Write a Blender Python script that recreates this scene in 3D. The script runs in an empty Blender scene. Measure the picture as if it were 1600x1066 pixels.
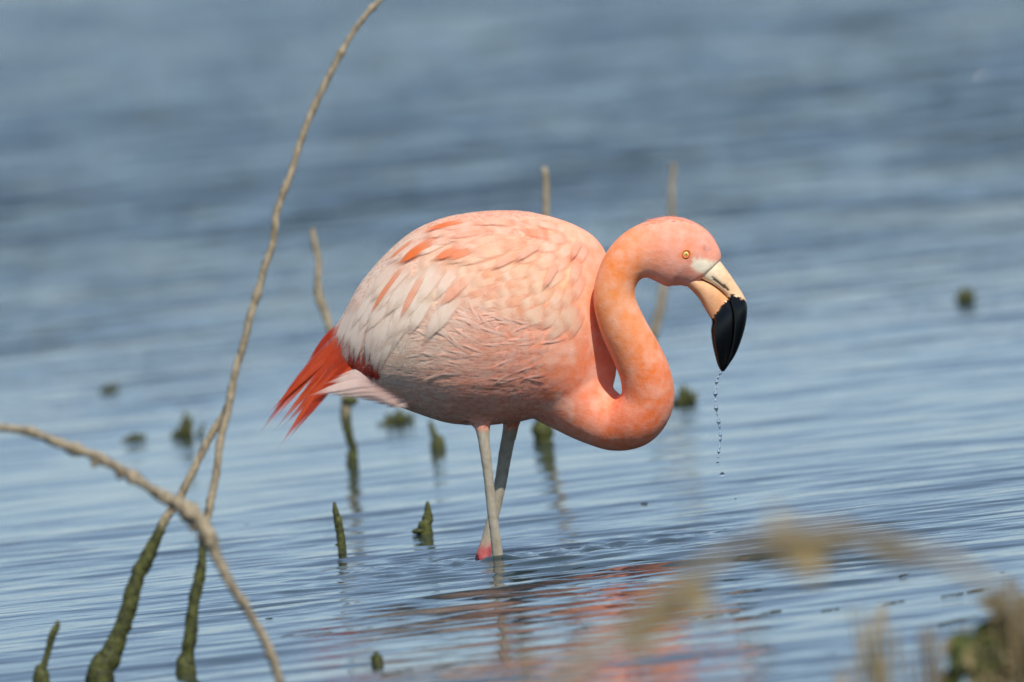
import bpy, math, random
import numpy as np
from mathutils import Vector, Matrix
from mathutils.bvhtree import BVHTree

# ------------------------------------------------------------------ camera, sky, sun, exposure
scene = bpy.context.scene
col = scene.collection
R = math.radians
S = 0.001                      # metres per photo pixel at the bird (bird stands in the plane y = 0)
D = 22.0
DEP0 = R(3.3)                  # the ray to the waterline at the legs looks down by this much
CAMZ = D * math.tan(DEP0)
SLANT = D / math.cos(DEP0)
FPX = SLANT / S
ROLL = R(5.5)                  # the camera was held a little askew: the water level rises to the right
PITCH = DEP0 - math.atan(((868 - 533) * math.cos(ROLL) - 32 * math.sin(ROLL)) / FPX)
cam_d = bpy.data.cameras.new('camera')
cam = bpy.data.objects.new('camera', cam_d)
col.objects.link(cam)
cam.location = (0, -D, CAMZ)
cam.rotation_euler = (Matrix.Rotation(R(90) - PITCH, 3, 'X') @ Matrix.Rotation(-ROLL, 3, 'Z')).to_euler()
cam_d.sensor_width = 36
cam_d.lens = FPX / 1600 * 36
cam_d.clip_start = 0.2
cam_d.clip_end = 9000
cam_d.dof.use_dof = True
cam_d.dof.focus_distance = 21.72
cam_d.dof.aperture_fstop = cam_d.lens / 80.0
scene.camera = cam

TO_SUN = Vector((0.31, -0.78, 0.90)).normalized()
world = bpy.data.worlds.new('World')
scene.world = world
world.use_nodes = True
wn = world.node_tree
sky = wn.nodes.new('ShaderNodeTexSky')
sky.sky_type = 'NISHITA'
sky.sun_disc = False
sky.sun_elevation = math.asin(TO_SUN.z)
sky.sun_rotation = math.atan2(TO_SUN.x, TO_SUN.y)
sky.altitude = 0
sky.air_density = 0.75
sky.dust_density = 0.2
sky.ozone_density = 4.0
hz = wn.nodes.new('ShaderNodeMix')
hz.data_type = 'RGBA'
hz.inputs[0].default_value = .5
wn.links.new(sky.outputs[0], hz.inputs[6])
hz.inputs[7].default_value = (2.75, 3.55, 4.45, 1)
wn.links.new(hz.outputs[2], wn.nodes['Background'].inputs[0])
wn.nodes['Background'].inputs[1].default_value = 0.125
sun_d = bpy.data.lights.new('sun', 'SUN')
sun_d.energy = 4.0
sun_d.angle = R(0.6)
sun_d.color = (1.0, 0.93, 0.82)
sun = bpy.data.objects.new('sun', sun_d)
col.objects.link(sun)
sun.rotation_euler = (-TO_SUN).to_track_quat('-Z', 'Y').to_euler()
scene.cycles.transparent_max_bounces = 40
vs = scene.view_settings
vs.view_transform = 'Standard'
vs.look = 'None'
vs.exposure = 0.0
vs.gamma = 1.0
vs.use_curve_mapping = False

rng = np.random.default_rng(7)
random.seed(7)

# ------------------------------------------------------------------ helpers
CP, SP = math.cos(PITCH), math.sin(PITCH)
def ray(px, py):
    a, b = (px - 800) / FPX, (533 - py) / FPX
    a, b = a * math.cos(ROLL) + b * math.sin(ROLL), b * math.cos(ROLL) - a * math.sin(ROLL)
    return Vector((a, CP + b * SP, -SP + b * CP))
def at(px, py, Y):             # the point of the vertical plane y = Y seen at that pixel
    d = ray(px, py)
    t = (Y + D) / d.y
    return Vector((d.x * t, Y, CAMZ + d.z * t))
def on_water(px, py):          # the point of the water surface seen at that pixel
    d = ray(px, py)
    t = -CAMZ / d.z
    return Vector((d.x * t, -D + d.y * t, 0))
def B(px, py, y=0.0):          # bird coordinates
    return np.array([(px - 800) * S, y, (868 - py) * S])
BIRD_ROT = Matrix.Rotation(ROLL, 3, 'Y')
BIRD_LOC = at(768, 868, 0) - BIRD_ROT @ Vector(B(768, 868))
def BW(px, py, y=0.0):         # the same, in world space
    return np.array(BIRD_LOC + BIRD_ROT @ Vector(B(px, py, y)))
def srgb(*c):
    c = np.array(c, float) / 255
    return np.where(c <= .04045, c / 12.92, ((c + .055) / 1.055) ** 2.4)
def smooth(a, b, x):
    t = np.clip((x - a) / (b - a), 0, 1)
    return t * t * (3 - 2 * t)
def catmull(pts, per):
    P = np.array(pts, float)
    out = []
    n = len(P)
    for i in range(n - 1):
        p0, p1, p2, p3 = P[max(i - 1, 0)], P[i], P[i + 1], P[min(i + 2, n - 1)]
        for k in range(per):
            t = k / per
            out.append(.5 * ((2 * p1) + (-p0 + p2) * t + (2 * p0 - 5 * p1 + 4 * p2 - p3) * t * t + (-p0 + 3 * p1 - 3 * p2 + p3) * t ** 3))
    out.append(P[-1])
    return np.array(out)
def idw(cp, cv, q, p=3.0):
    d = np.linalg.norm(q[:, None, :] - cp[None, :, :], axis=2) + 6.0
    w = d ** -p
    return (w @ cv) / w.sum(1, keepdims=True)
def lattice_noise(seed):       # smooth value noise in 3-D
    g = np.random.default_rng(seed).random((24, 24, 24)) * 2 - 1
    def f(p, s):
        q = np.asarray(p, float) * s
        i = np.floor(q).astype(int)
        fr = q - i
        fr = fr * fr * (3 - 2 * fr)
        r = 0
        for a in (0, 1):
            for b in (0, 1):
                for c in (0, 1):
                    w = (fr[..., 0] if a else 1 - fr[..., 0]) * (fr[..., 1] if b else 1 - fr[..., 1]) * (fr[..., 2] if c else 1 - fr[..., 2])
                    r = r + w * g[(i[..., 0] + a) % 24, (i[..., 1] + b) % 24, (i[..., 2] + c) % 24]
        return r
    return f
N1, N2, N3 = lattice_noise(1), lattice_noise(2), lattice_noise(3)

def link(name, me, parent=None, mat=None, loc=None):
    o = bpy.data.objects.new(name, me)
    col.objects.link(o)
    if parent is not None:
        o.parent = parent
    if mat is not None and me is not None:
        me.materials.append(mat)
    if loc is not None:
        o.location = loc
    return o
def tag(o, label=None, cat=None, group=None, kind=None):
    for k, v in (('label', label), ('category', cat), ('group', group), ('kind', kind)):
        if v:
            o[k] = v
    return o
def mesh(name, V, F, C=None, UV=None, flat=False):
    me = bpy.data.meshes.new(name)
    me.from_pydata([tuple(map(float, v)) for v in V], [], F)
    if C is not None:
        a = me.color_attributes.new('Col', 'FLOAT_COLOR', 'POINT')
        C = np.asarray(C, np.float32)
        if C.shape[1] == 3:
            C = np.concatenate([C, np.ones((len(C), 1), np.float32)], 1)
        a.data.foreach_set('color', C.ravel())
    if UV is not None:
        a = me.attributes.new('FUV', 'FLOAT_VECTOR', 'POINT')
        a.data.foreach_set('vector', np.asarray(UV, np.float32).ravel())
    if not flat:
        me.polygons.foreach_set('use_smooth', [True] * len(me.polygons))
    me.update()
    return me
class Geo:
    def __init__(s):
        s.V, s.F, s.C, s.U = [], [], [], []
    def add(s, V, F, C=None, U=None):
        o = len(s.V)
        s.V.extend(V)
        s.F.extend([tuple(i + o for i in f) for f in F])
        if C is not None: s.C.extend(C)
        if U is not None: s.U.extend(U)
    def mesh(s, name, flat=False):
        return mesh(name, s.V, s.F, s.C if s.C else None, s.U if s.U else None, flat)
def sweep(P, ra, rb=None, seg=16, jit=0.0, seed=0, twist=0.0):
    """closed tube round a polyline; ra = half size in the bending plane, rb = half size across it"""
    P = np.array(P, float)
    ra = np.array(ra, float)
    rb = ra if rb is None else np.array(rb, float)
    T = np.gradient(P, axis=0)
    T /= np.linalg.norm(T, axis=1)[:, None] + 1e-12
    ref = np.array([0, 1.0, 0])
    V, F = [], []
    n = len(P)
    for i in range(n):
        a = np.cross(T[i], ref)
        la = np.linalg.norm(a)
        a = a / la if la > 1e-4 else np.array([1.0, 0, 0])
        b = np.cross(a, T[i])
        for k in range(seg):
            th = 2 * math.pi * k / seg + twist * i
            j = 1.0
            if jit:
                q = P[i] + 0.02 * np.array([math.cos(th), math.sin(th), 0]) + seed
                j = 1 + jit * float(N1(q, 170.0)) + .7 * jit * float(N2(q, 420.0))
            V.append(P[i] + a * ra[i] * j * math.cos(th) + b * rb[i] * j * math.sin(th))
    for i in range(n - 1):
        for k in range(seg):
            k2 = (k + 1) % seg
            F.append((i * seg + k, i * seg + k2, (i + 1) * seg + k2, (i + 1) * seg + k))
    V.append(P[0] - T[0] * ra[0] * .3)
    V.append(P[-1] + T[-1] * ra[-1] * .3)
    for k in range(seg):
        k2 = (k + 1) % seg
        F.append((n * seg, k2, k))
        F.append((n * seg + 1, (n - 1) * seg + k, (n - 1) * seg + k2))
    return V, F

# ------------------------------------------------------------------ materials
def new_mat(name):
    m = bpy.data.materials.new(name)
    m.use_nodes = True
    nt = m.node_tree
    return m, nt, nt.nodes['Principled BSDF']
def noise_node(nt, scale, detail=3, rough=.55, vec=None):
    n = nt.nodes.new('ShaderNodeTexNoise')
    n.inputs['Scale'].default_value = scale
    n.inputs['Detail'].default_value = detail
    n.inputs['Roughness'].default_value = rough
    if vec is not None:
        nt.links.new(vec, n.inputs['Vector'])
    return n
def mapping(nt, src, scale=(1, 1, 1), rot=(0, 0, 0)):
    m = nt.nodes.new('ShaderNodeMapping')
    m.inputs['Scale'].default_value = scale
    m.inputs['Rotation'].default_value = rot
    nt.links.new(src, m.inputs['Vector'])
    return m.outputs[0]
def ramp(nt, fac, stops):
    r = nt.nodes.new('ShaderNodeValToRGB')
    el = r.color_ramp.elements
    while len(el) < len(stops):
        el.new(.5)
    for e, (p, c) in zip(el, stops):
        e.position = p
        e.color = (*c, 1)
    nt.links.new(fac, r.inputs[0])
    return r.outputs[0]
def mix(nt, a, b, fac, mode='MIX'):
    m = nt.nodes.new('ShaderNodeMix')
    m.data_type = 'RGBA'
    m.blend_type = mode
    for sock, v in ((m.inputs[6], a), (m.inputs[7], b), (m.inputs[0], fac)):
        if hasattr(v, 'links'):
            nt.links.new(v, sock)
        else:
            sock.default_value = (*v, 1) if isinstance(v, (tuple, list, np.ndarray)) and len(v) == 3 else v
    return m.outputs[2]
def bump(nt, h, strength, dist, normal=None):
    b = nt.nodes.new('ShaderNodeBump')
    b.inputs['Strength'].default_value = strength
    b.inputs['Distance'].default_value = dist
    nt.links.new(h, b.inputs['Height'])
    if normal is not None:
        nt.links.new(normal, b.inputs['Normal'])
    return b.outputs[0]

def feather_material(name, streak=True, pale=.22):
    m, nt, p = new_mat(name)
    a = nt.nodes.new('ShaderNodeAttribute'); a.attribute_name = 'Col'
    tc = nt.nodes.new('ShaderNodeTexCoord')
    n = noise_node(nt, 60, 4, .6, tc.outputs['Object'])
    c = mix(nt, a.outputs['Color'], (1.0, .93, .88), ramp(nt, n.outputs[0], [(.35, (.0, .0, .0)), (.75, (pale, pale, pale))]))
    n2 = noise_node(nt, 190, 3, .6, tc.outputs['Object'])
    c = mix(nt, c, (.80, .62, .55), ramp(nt, n2.outputs[0], [(.45, (0, 0, 0)), (.8, (.10, .10, .10))]), 'MULTIPLY')
    if streak:
        u = nt.nodes.new('ShaderNodeAttribute'); u.attribute_name = 'FUV'
        v = mapping(nt, u.outputs['Vector'], (1.6, 7, 1))
        s = noise_node(nt, 2.2, 3, .6, v)
        c = mix(nt, c, (.80, .66, .60), ramp(nt, s.outputs[0], [(.45, (0, 0, 0)), (.75, (.25, .25, .25))]), 'MULTIPLY')
        nt.links.new(bump(nt, s.outputs[0], .4, .0015), p.inputs['Normal'])
        # loose barbs: the vane thins out towards its edges and tip
        sx = nt.nodes.new('ShaderNodeSeparateXYZ'); nt.links.new(u.outputs['Vector'], sx.inputs[0])
        def op(kind, a_, b_=None):
            k = nt.nodes.new('ShaderNodeMath'); k.operation = kind
            for i_, x_ in enumerate((a_, b_)):
                if x_ is None: continue
                if hasattr(x_, 'links'): nt.links.new(x_, k.inputs[i_])
                else: k.inputs[i_].default_value = x_
            return k.outputs[0]
        def rng_(x_, a_, b_):
            k = nt.nodes.new('ShaderNodeMapRange'); k.interpolation_type = 'SMOOTHSTEP'
            nt.links.new(x_, k.inputs['Value']); k.inputs['From Min'].default_value = a_; k.inputs['From Max'].default_value = b_
            return k.outputs[0]
        ac = op('ABSOLUTE', op('SUBTRACT', sx.outputs['Y'], sx.outputs['Z']))
        e1 = rng_(ac, .45, 1.0)
        e2 = rng_(sx.outputs['X'], .62, 1.0)
        e3 = rng_(op('SUBTRACT', 1.0, sx.outputs['X']), .62, 1.0)
        thin = op('MAXIMUM', op('MAXIMUM', e1, e2), e3)
        alpha = op('SUBTRACT', 1.0, op('MULTIPLY', thin, .97))
    else:
        n4 = noise_node(nt, 420, 2, .6, tc.outputs['Object'])
        nt.links.new(bump(nt, n4.outputs[0], .35, .0012, bump(nt, n.outputs[0], .3, .004)), p.inputs['Normal'])
    if streak:
        gm = nt.nodes.new('ShaderNodeGamma'); gm.inputs[1].default_value = .86 if pale > .1 else 1.0; nt.links.new(c, gm.inputs[0]); c = gm.outputs[0]
        tl = nt.nodes.new('ShaderNodeBsdfTranslucent'); nt.links.new(c, tl.inputs['Color'])
        tr = nt.nodes.new('ShaderNodeBsdfTransparent')
        m1 = nt.nodes.new('ShaderNodeMixShader'); m1.inputs[0].default_value = .25
        nt.links.new(p.outputs[0], m1.inputs[1]); nt.links.new(tl.outputs[0], m1.inputs[2])
        m2 = nt.nodes.new('ShaderNodeMixShader')
        nt.links.new(alpha, m2.inputs[0]); nt.links.new(tr.outputs[0], m2.inputs[1]); nt.links.new(m1.outputs[0], m2.inputs[2])
        nt.links.new(m2.outputs[0], nt.nodes['Material Output'].inputs['Surface'])
    nt.links.new(c, p.inputs['Base Color'])
    p.inputs['Roughness'].default_value = .82
    p.inputs['Specular IOR Level'].default_value = .18
    p.inputs['Sheen Weight'].default_value = .12
    p.inputs['Sheen Roughness'].default_value = .6
    return m
M_BODY = feather_material('skin_plumage', False)
M_FEATHER = feather_material('feather_vane', True)
M_RED = feather_material('red_feather_vane', True, .03)

def bill_material():
    m, nt, p = new_mat('bill_horn')
    a = nt.nodes.new('ShaderNodeAttribute'); a.attribute_name = 'Col'
    tc = nt.nodes.new('ShaderNodeTexCoord')
    n = noise_node(nt, 160, 4, .6, tc.outputs['Object'])
    nt.links.new(mix(nt, a.outputs['Color'], (.7, .5, .42), ramp(nt, n.outputs[0], [(.45, (0, 0, 0)), (.8, (.5, .5, .5))]), 'MULTIPLY'), p.inputs['Base Color'])
    g = nt.nodes.new('ShaderNodeMapRange')
    nt.links.new(a.outputs['Alpha'], g.inputs['Value'])
    p.inputs['Specular IOR Level'].default_value = .4
    g.inputs['To Min'].default_value = .12
    g.inputs['To Max'].default_value = .42
    nt.links.new(g.outputs[0], p.inputs['Roughness'])
    nt.links.new(bump(nt, n.outputs[0], .08, .0008), p.inputs['Normal'])
    return m
M_BILL = bill_material()
def plain(name, c, rough=.5, **kw):
    m, nt, p = new_mat(name)
    tc = nt.nodes.new('ShaderNodeTexCoord')
    n = noise_node(nt, 400, 2, .5, tc.outputs['Object'])
    nt.links.new(mix(nt, c, tuple(np.array(c) * .75), n.outputs[0]), p.inputs['Base Color'])
    p.inputs['Roughness'].default_value = rough
    for k, v in kw.items():
        p.inputs[k].default_value = v
    return m
M_IRIS = plain('iris_yellow', tuple(srgb(252, 222, 120)), .15)
M_PUPIL = plain('pupil_dark', (.02, .012, .008), .1)
M_RIM = plain('eye_rim_orange', tuple(srgb(226, 120, 40)), .5)

def stem_material(name, dry, dark, algae, wet, top, grain=1.0):
    """dry stalk; dark green growth from the water up to about 'top' metres, ragged"""
    m, nt, p = new_mat(name)
    geo = nt.nodes.new('ShaderNodeNewGeometry')
    sp = nt.nodes.new('ShaderNodeSeparateXYZ')
    nt.links.new(geo.outputs['Position'], sp.inputs[0])
    v = mapping(nt, geo.outputs['Position'], (120 * grain, 120 * grain, 38 * grain))
    n = noise_node(nt, 1.0, 4, .65, v)
    c = mix(nt, dry, dark, ramp(nt, n.outputs[0], [(.42, (0, 0, 0)), (.68, (1, 1, 1))]))
    n2 = noise_node(nt, 110 * grain, 4, .65, geo.outputs['Position'])
    g = mix(nt, algae, wet, ramp(nt, n2.outputs[0], [(.40, (0, 0, 0)), (.66, (1, 1, 1))]))
    n3 = noise_node(nt, 22, 3, .6, geo.outputs['Position'])
    ad = nt.nodes.new('ShaderNodeMath'); ad.operation = 'MULTIPLY_ADD'
    nt.links.new(n3.outputs[0], ad.inputs[0]); ad.inputs[1].default_value = -.12; nt.links.new(sp.outputs['Z'], ad.inputs[2])
    mr = nt.nodes.new('ShaderNodeMapRange')
    nt.links.new(ad.outputs[0], mr.inputs['Value'])
    mr.inputs['From Min'].default_value = top - .06 - .02
    mr.inputs['From Max'].default_value = top - .06 + .02
    mr.inputs['To Min'].default_value = 1
    mr.inputs['To Max'].default_value = 0
    nt.links.new(mix(nt, c, g, mr.outputs[0]), p.inputs['Base Color'])
    p.inputs['Roughness'].default_value = .7
    nt.links.new(bump(nt, n2.outputs[0], .7, .004), p.inputs['Normal'])
    return m
DRY, DARK = tuple(srgb(176, 160, 132)), tuple(srgb(104, 92, 74))
ALG, WET = tuple(srgb(84, 88, 34)), tuple(srgb(34, 38, 20))
M_BROWN = stem_material('brown_stem', tuple(srgb(124, 106, 72)), tuple(srgb(66, 54, 36)), ALG, WET, -1.0, .4)
M_DARKWEED = stem_material('sodden_weed', tuple(srgb(58, 62, 34)), tuple(srgb(30, 32, 20)), ALG, WET, -1.0)
M_STEM = stem_material('dry_stalk', DRY, DARK, ALG, WET, .20)
M_STEMLOW = stem_material('dry_stalk_low_growth', DRY, DARK, ALG, WET, .10)
M_ALGAE = stem_material('algae_growth', ALG, WET, ALG, WET, 3.0)
M_TWIG = stem_material('bleached_twig', tuple(srgb(168, 154, 128)), tuple(srgb(92, 80, 64)), ALG, WET, -1.0)
M_LEAF = stem_material('green_leaf', tuple(srgb(84, 94, 36)), tuple(srgb(44, 52, 24)), ALG, WET, -1.0, .4)
M_STRAW = stem_material('straw', tuple(srgb(158, 138, 92)), tuple(srgb(92, 80, 50)), ALG, WET, -1.0, .4)
M_SEED = stem_material('dry_leaf', tuple(srgb(146, 130, 92)), tuple(srgb(90, 80, 60)), ALG, WET, -1.0, .4)

def water_material():
    m, nt, p = new_mat('lake_water')
    geo = nt.nodes.new('ShaderNodeNewGeometry')
    p.inputs['Base Color'].default_value = (.020, .036, .040, 1)
    p.inputs['Roughness'].default_value = .04
    p.inputs['IOR'].default_value = 1.333
    v = mapping(nt, geo.outputs['Position'], (1, 1, 1), (0, 0, R(-13)))
    v1 = mapping(nt, v, (9, 30, 1))
    n1 = noise_node(nt, 1.0, 3, .5, v1)
    v2 = mapping(nt, v, (1.7, 4.5, 1))
    n2 = noise_node(nt, 1.0, 4, .55, v2)
    b1 = bump(nt, n1.outputs[0], 1.0, .0011)
    b2 = bump(nt, n2.outputs[0], 1.0, .008, b1)
    v3 = mapping(nt, v, (2.2, 5.5, 1))
    n3 = noise_node(nt, 1.0, 3, .6, v3)
    sp = nt.nodes.new('ShaderNodeSeparateXYZ'); nt.links.new(geo.outputs['Position'], sp.inputs[0])
    mr = nt.nodes.new('ShaderNodeMapRange'); mr.interpolation_type = 'SMOOTHSTEP'
    nt.links.new(sp.outputs['Y'], mr.inputs['Value'])
    for k_, v_ in (('From Min', 2.0), ('From Max', 22.0), ('To Min', 0.0), ('To Max', 1.0)): mr.inputs[k_].default_value = v_
    b3 = nt.nodes.new('ShaderNodeBump'); b3.inputs['Distance'].default_value = .20
    nt.links.new(mr.outputs[0], b3.inputs['Strength']); nt.links.new(n3.outputs[0], b3.inputs['Height']); nt.links.new(b2, b3.inputs['Normal'])
    nt.links.new(b3.outputs[0], p.inputs['Normal'])
    return m
M_WATER = water_material()
def glass():
    m, nt, p = new_mat('clear_water_drop')
    p.inputs['Base Color'].default_value = (1, 1, 1, 1)
    p.inputs['Roughness'].default_value = .0
    p.inputs['IOR'].default_value = 1.333
    p.inputs['Transmission Weight'].default_value = 1
    return m
M_DROP = glass()
M_BED = plain('lake_mud', (.09, .075, .055), .9)

# ------------------------------------------------------------------ water
def axis(lo, hi, fine_lo, fine_hi, s0, g, cap_d, growth):
    def out(start, limit):
        r, d, s = [], 0.0, s0
        while start + d < limit:
            s = s0 + g * d if d < cap_d else s * growth
            d += s
            r.append(d)
        return np.array(r)
    mid = np.arange(fine_lo, fine_hi + 1e-9, s0)
    up = out(fine_hi, hi) + fine_hi
    dn = -(out(-fine_lo, -lo)) + fine_lo
    return np.concatenate([dn[::-1], mid, up])
def wave_height(X, Y, sx, sy):
    r = np.random.default_rng(21)
    th0 = math.atan2(-0.97, 0.22)
    far = smooth(3.0, 24.0, Y)
    near = 1 - smooth(-0.5, 5, Y)
    wx = X + .05 * np.sin(X * 2.3 + Y * 1.1 + 1) + .04 * np.sin(Y * 3.1 - X * 1.7)
    wy = Y + .06 * np.sin(X * 1.9 - Y * 1.3 + 2) + .05 * np.sin(X * 3.3 + Y * 2.0)
    H = np.zeros_like(X)
    gust = .65 + .5 * np.sin(X * .9 + Y * .55 + .7) * np.sin(X * .5 - Y * .8 + 2.1) + .25 * np.sin(Y * 1.9 + X * 1.3)
    gust = np.clip(gust, .15, 1.4)
    stir = np.exp(-(((X - .10) / .55) ** 2 + ((Y + .6) / 1.0) ** 2))
    spec = []
    for i in range(26):
        spec.append((r.uniform(.22, .60), .30, .0095, 0))
    for i in range(26):
        spec.append((r.uniform(.09, .24), .36, .0105, 1))
    for i in range(18):
        spec.append((r.uniform(.045, .09), .45, .0105, 2))
    for i in range(26):
        spec.append((r.uniform(.45, 1.5), .40, .026, 3))
    for lam, spread, slope, k in spec:
        th = th0 + r.normal(0, spread)
        kx, ky = math.cos(th) * 2 * math.pi / lam, math.sin(th) * 2 * math.pi / lam
        amp = slope * lam / (2 * math.pi)
        ok = np.clip((lam / (abs(math.cos(th)) * sx + abs(math.sin(th)) * sy + 1e-9) - 3) / 3, 0, 1)
        w = {0: .45 + .7 * far, 1: gust * .65 + 1.7 * stir, 2: gust * .75 + 3.2 * stir, 3: .07 + .93 * far}[k]
        ph = kx * wx + ky * wy + r.uniform(0, 6.28)
        s = np.sin(ph)
        H += amp * ok * w * (s - .40 * s * s)
    # rings and a broken wake round the wading legs
    for cx, cy in ((-.055, -.045), (-.076, .05)):
        d = np.hypot(X - cx, Y - cy)
        H += .0022 * np.exp(-d / .17) * np.sin(d * 2 * math.pi / .052)
    ax_, ay = -.10, -.08
    bx_, by = .32, .16
    t = ((X - ax_) * (bx_ - ax_) + (Y - ay) * (by - ay)) / ((bx_ - ax_) ** 2 + (by - ay) ** 2)
    dd = np.abs((X - ax_) * (by - ay) - (Y - ay) * (bx_ - ax_)) / math.hypot(bx_ - ax_, by - ay)
    env = np.exp(-(dd / .085) ** 2) * smooth(-.15, .05, t) * (1 - smooth(.85, 1.15, t))
    q = np.stack([X, Y, X * 0], -1)
    sel = env > .01
    H[sel] += env[sel] * (.0036 * N1(q[sel] * (1, .8, 1), 44.0) + .0022 * N2(q[sel], 90.0))
    return H
xs = axis(-3500, 3500, -1.5, 1.5, .0130, .020, 9, 1.35)
ys = axis(-60, 5000, -3.6, 1.8, .0120, .0038, 62, 1.3)
dx, dy = np.gradient(xs), np.gradient(ys)
GX, GY = np.meshgrid(xs, ys)
SX, SY = np.meshgrid(dx, dy)
GZ = wave_height(GX, GY, SX, SY)
nx, ny = len(xs), len(ys)
co = np.stack([GX, GY, GZ], -1).reshape(-1, 3).astype(np.float32)
idx = np.arange(nx * ny).reshape(ny, nx)
quads = np.stack([idx[:-1, :-1], idx[:-1, 1:], idx[1:, 1:], idx[1:, :-1]], -1).reshape(-1, 4)
me = bpy.data.meshes.new('water')
me.vertices.add(len(co)); me.vertices.foreach_set('co', co.ravel())
me.loops.add(quads.size); me.loops.foreach_set('vertex_index', quads.ravel().astype(np.int32))
me.polygons.add(len(quads))
me.polygons.foreach_set('loop_start', np.arange(0, quads.size, 4, dtype=np.int32))
me.polygons.foreach_set('use_smooth', np.ones(len(quads), bool))
me.update(calc_edges=True)
water = tag(link('water', me, None, M_WATER), kind='structure')
def water_z(x, y):
    i = min(max(np.searchsorted(ys, y), 1), ny - 1)
    j = min(max(np.searchsorted(xs, x), 1), nx - 1)
    return float(GZ[i, j])
bed = mesh('lake_bed', [(-3500, -60, -.27), (3500, -60, -.27), (3500, 5000, -.27), (-3500, 5000, -.27)], [(0, 1, 2, 3)], flat=True)
tag(link('lake_bed', bed, None, M_BED), kind='structure')

# ------------------------------------------------------------------ flamingo: one continuous body
bird = tag(link('flamingo', None, loc=BIRD_LOC), 'pink flamingo wading with curved neck, black bill tip dripping water', 'flamingo')

bird.rotation_euler = (0, ROLL, 0)
prof = [  # x, top, bottom, half width (photo pixels)
    (516, 528, 556, 6), (526, 508, 572, 22), (540, 486, 588, 44), (560, 448, 606, 66), (590, 411, 624, 92), (620, 381, 633, 108), (655, 356, 646, 122),
    (700, 339, 660, 133), (750, 331, 664, 137), (800, 329, 660, 134), (843, 334, 652, 122), (880, 344, 652, 102), (910, 357, 648, 74), (930, 371, 640, 47),
    (945, 391, 628, 28), (955, 418, 612, 18), (962, 462, 588, 12), (965, 505, 555, 4)]
pr = catmull(prof, 4)
V, F = [], []
seg = 40
for x, tp, bt, hw in pr:
    cz, hh = (tp + bt) / 2, max((bt - tp) / 2, 3)
    for k in range(seg):
        th = 2 * math.pi * k / seg
        c, s = math.cos(th), math.sin(th)
        e = 2 / 2.0
        yy = math.copysign(abs(c) ** e, c) * hw
        zz = math.copysign(abs(s) ** e, s) * hh
        V.append(B(x, cz - zz, yy * S * (1 - .10 * max(0, zz / hh))))
for i in range(len(pr) - 1):
    for k in range(seg):
        k2 = (k + 1) % seg
        F.append((i * seg + k, i * seg + k2, (i + 1) * seg + k2, (i + 1) * seg + k))
F.append(tuple(range(seg)))
F.append(tuple((len(pr) - 1) * seg + k for k in range(seg - 1, -1, -1)))
G = Geo()
G.add(V, F)
neck = [  # px, py, half thickness, half width, y (m)
    (835, 560, 88, 90, 0), (868, 592, 74, 76, 0), (898, 622, 60, 58, 0), (928, 645, 50, 48, -.004), (962, 660, 44, 42, -.016), (993, 652, 43.5, 41, -.034),
    (1011, 622, 42, 39, -.044), (1008, 585, 40, 37, -.053), (992, 546, 38, 35, -.061), (972, 506, 36, 34, -.068), (959, 466, 33, 32, -.073), (963, 432, 32, 31, -.075),
    (980, 405, 36, 32, -.075), (1006, 391, 44, 35, -.073), (1040, 389, 54, 38, -.070), (1068, 397, 54, 37, -.067), (1087, 411, 46, 31, -.066), (1098, 424, 35, 25, -.066)]
nk = catmull(neck, 8)
NP = np.stack([B(a[0], a[1], a[4]) for a in nk])
NR = nk[:, 2] * S
# the head end is cut square to the bill, so only the neck's own tangent matters
G.add(*sweep(NP, nk[:, 2] * S, nk[:, 3] * S, 28))
legs = [
    [(752, 625, 28, -.042), (753, 655, 17, -.044), (755, 676, 11.5, -.047), (758, 702, 10, -.050), (763, 742, 9, -.050), (768, 790, 9, -.049), (774, 836, 9.2, -.048), (778, 868, 10, -.047), (781, 888, 12, -.046),
     (778, 925, 8.5, -.046), (773, 1000, 7.5, -.046), (768, 1095, 8, -.046), (766, 1128, 9, -.046)],
    [(806, 620, 28, .040), (801, 650, 18, .042), (797, 674, 13, .045), (790, 710, 12, .048), (782, 758, 11, .048), (771, 808, 10.5, .049), (763, 842, 11, .05), (757, 866, 13, .05), (752, 888, 14, .05),
     (746, 930, 9, .05), (736, 1000, 8, .05), (724, 1095, 8, .05), (720, 1128, 9, .05)]]
LP, LR, LI = [], [], []
for li, lg in enumerate(legs):
    l = catmull(lg, 5)
    P = np.stack([B(a[0], a[1], a[3]) for a in l])
    l[:, 2] *= .92
    G.add(*sweep(P, l[:, 2] * S, None, 14))
    LP.append(P); LR.append(l[:, 2] * S); LI.append(np.full(len(l), li))
    foot = P[-1]
    for ang in (-.5, 0, .5):        # three front toes and the web's ribs on the lake bed
        e = foot + np.array([.075 * math.cos(ang), .075 * math.sin(ang), -.002])
        G.add(*sweep(np.array([foot, foot * .5 + e * .5, e]), np.array([.009, .008, .006]), None, 8))
LP, LR, LI = np.concatenate(LP), np.concatenate(LR), np.concatenate(LI)
tmp = link('tmp_body', G.mesh('tmp_body'))
md = tmp.modifiers.new('r', 'REMESH'); md.mode = 'VOXEL'; md.voxel_size = .0030
md = tmp.modifiers.new('s', 'SMOOTH'); md.factor = .5; md.iterations = 7
dg = bpy.context.evaluated_depsgraph_get()
bme = bpy.data.meshes.new_from_object(tmp.evaluated_get(dg))
bpy.data.objects.remove(tmp)
bme.name = 'body'
nv = len(bme.vertices)
bco = np.empty(nv * 3, np.float32); bme.vertices.foreach_get('co', bco); bco = bco.reshape(-1, 3).astype(float)

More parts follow.
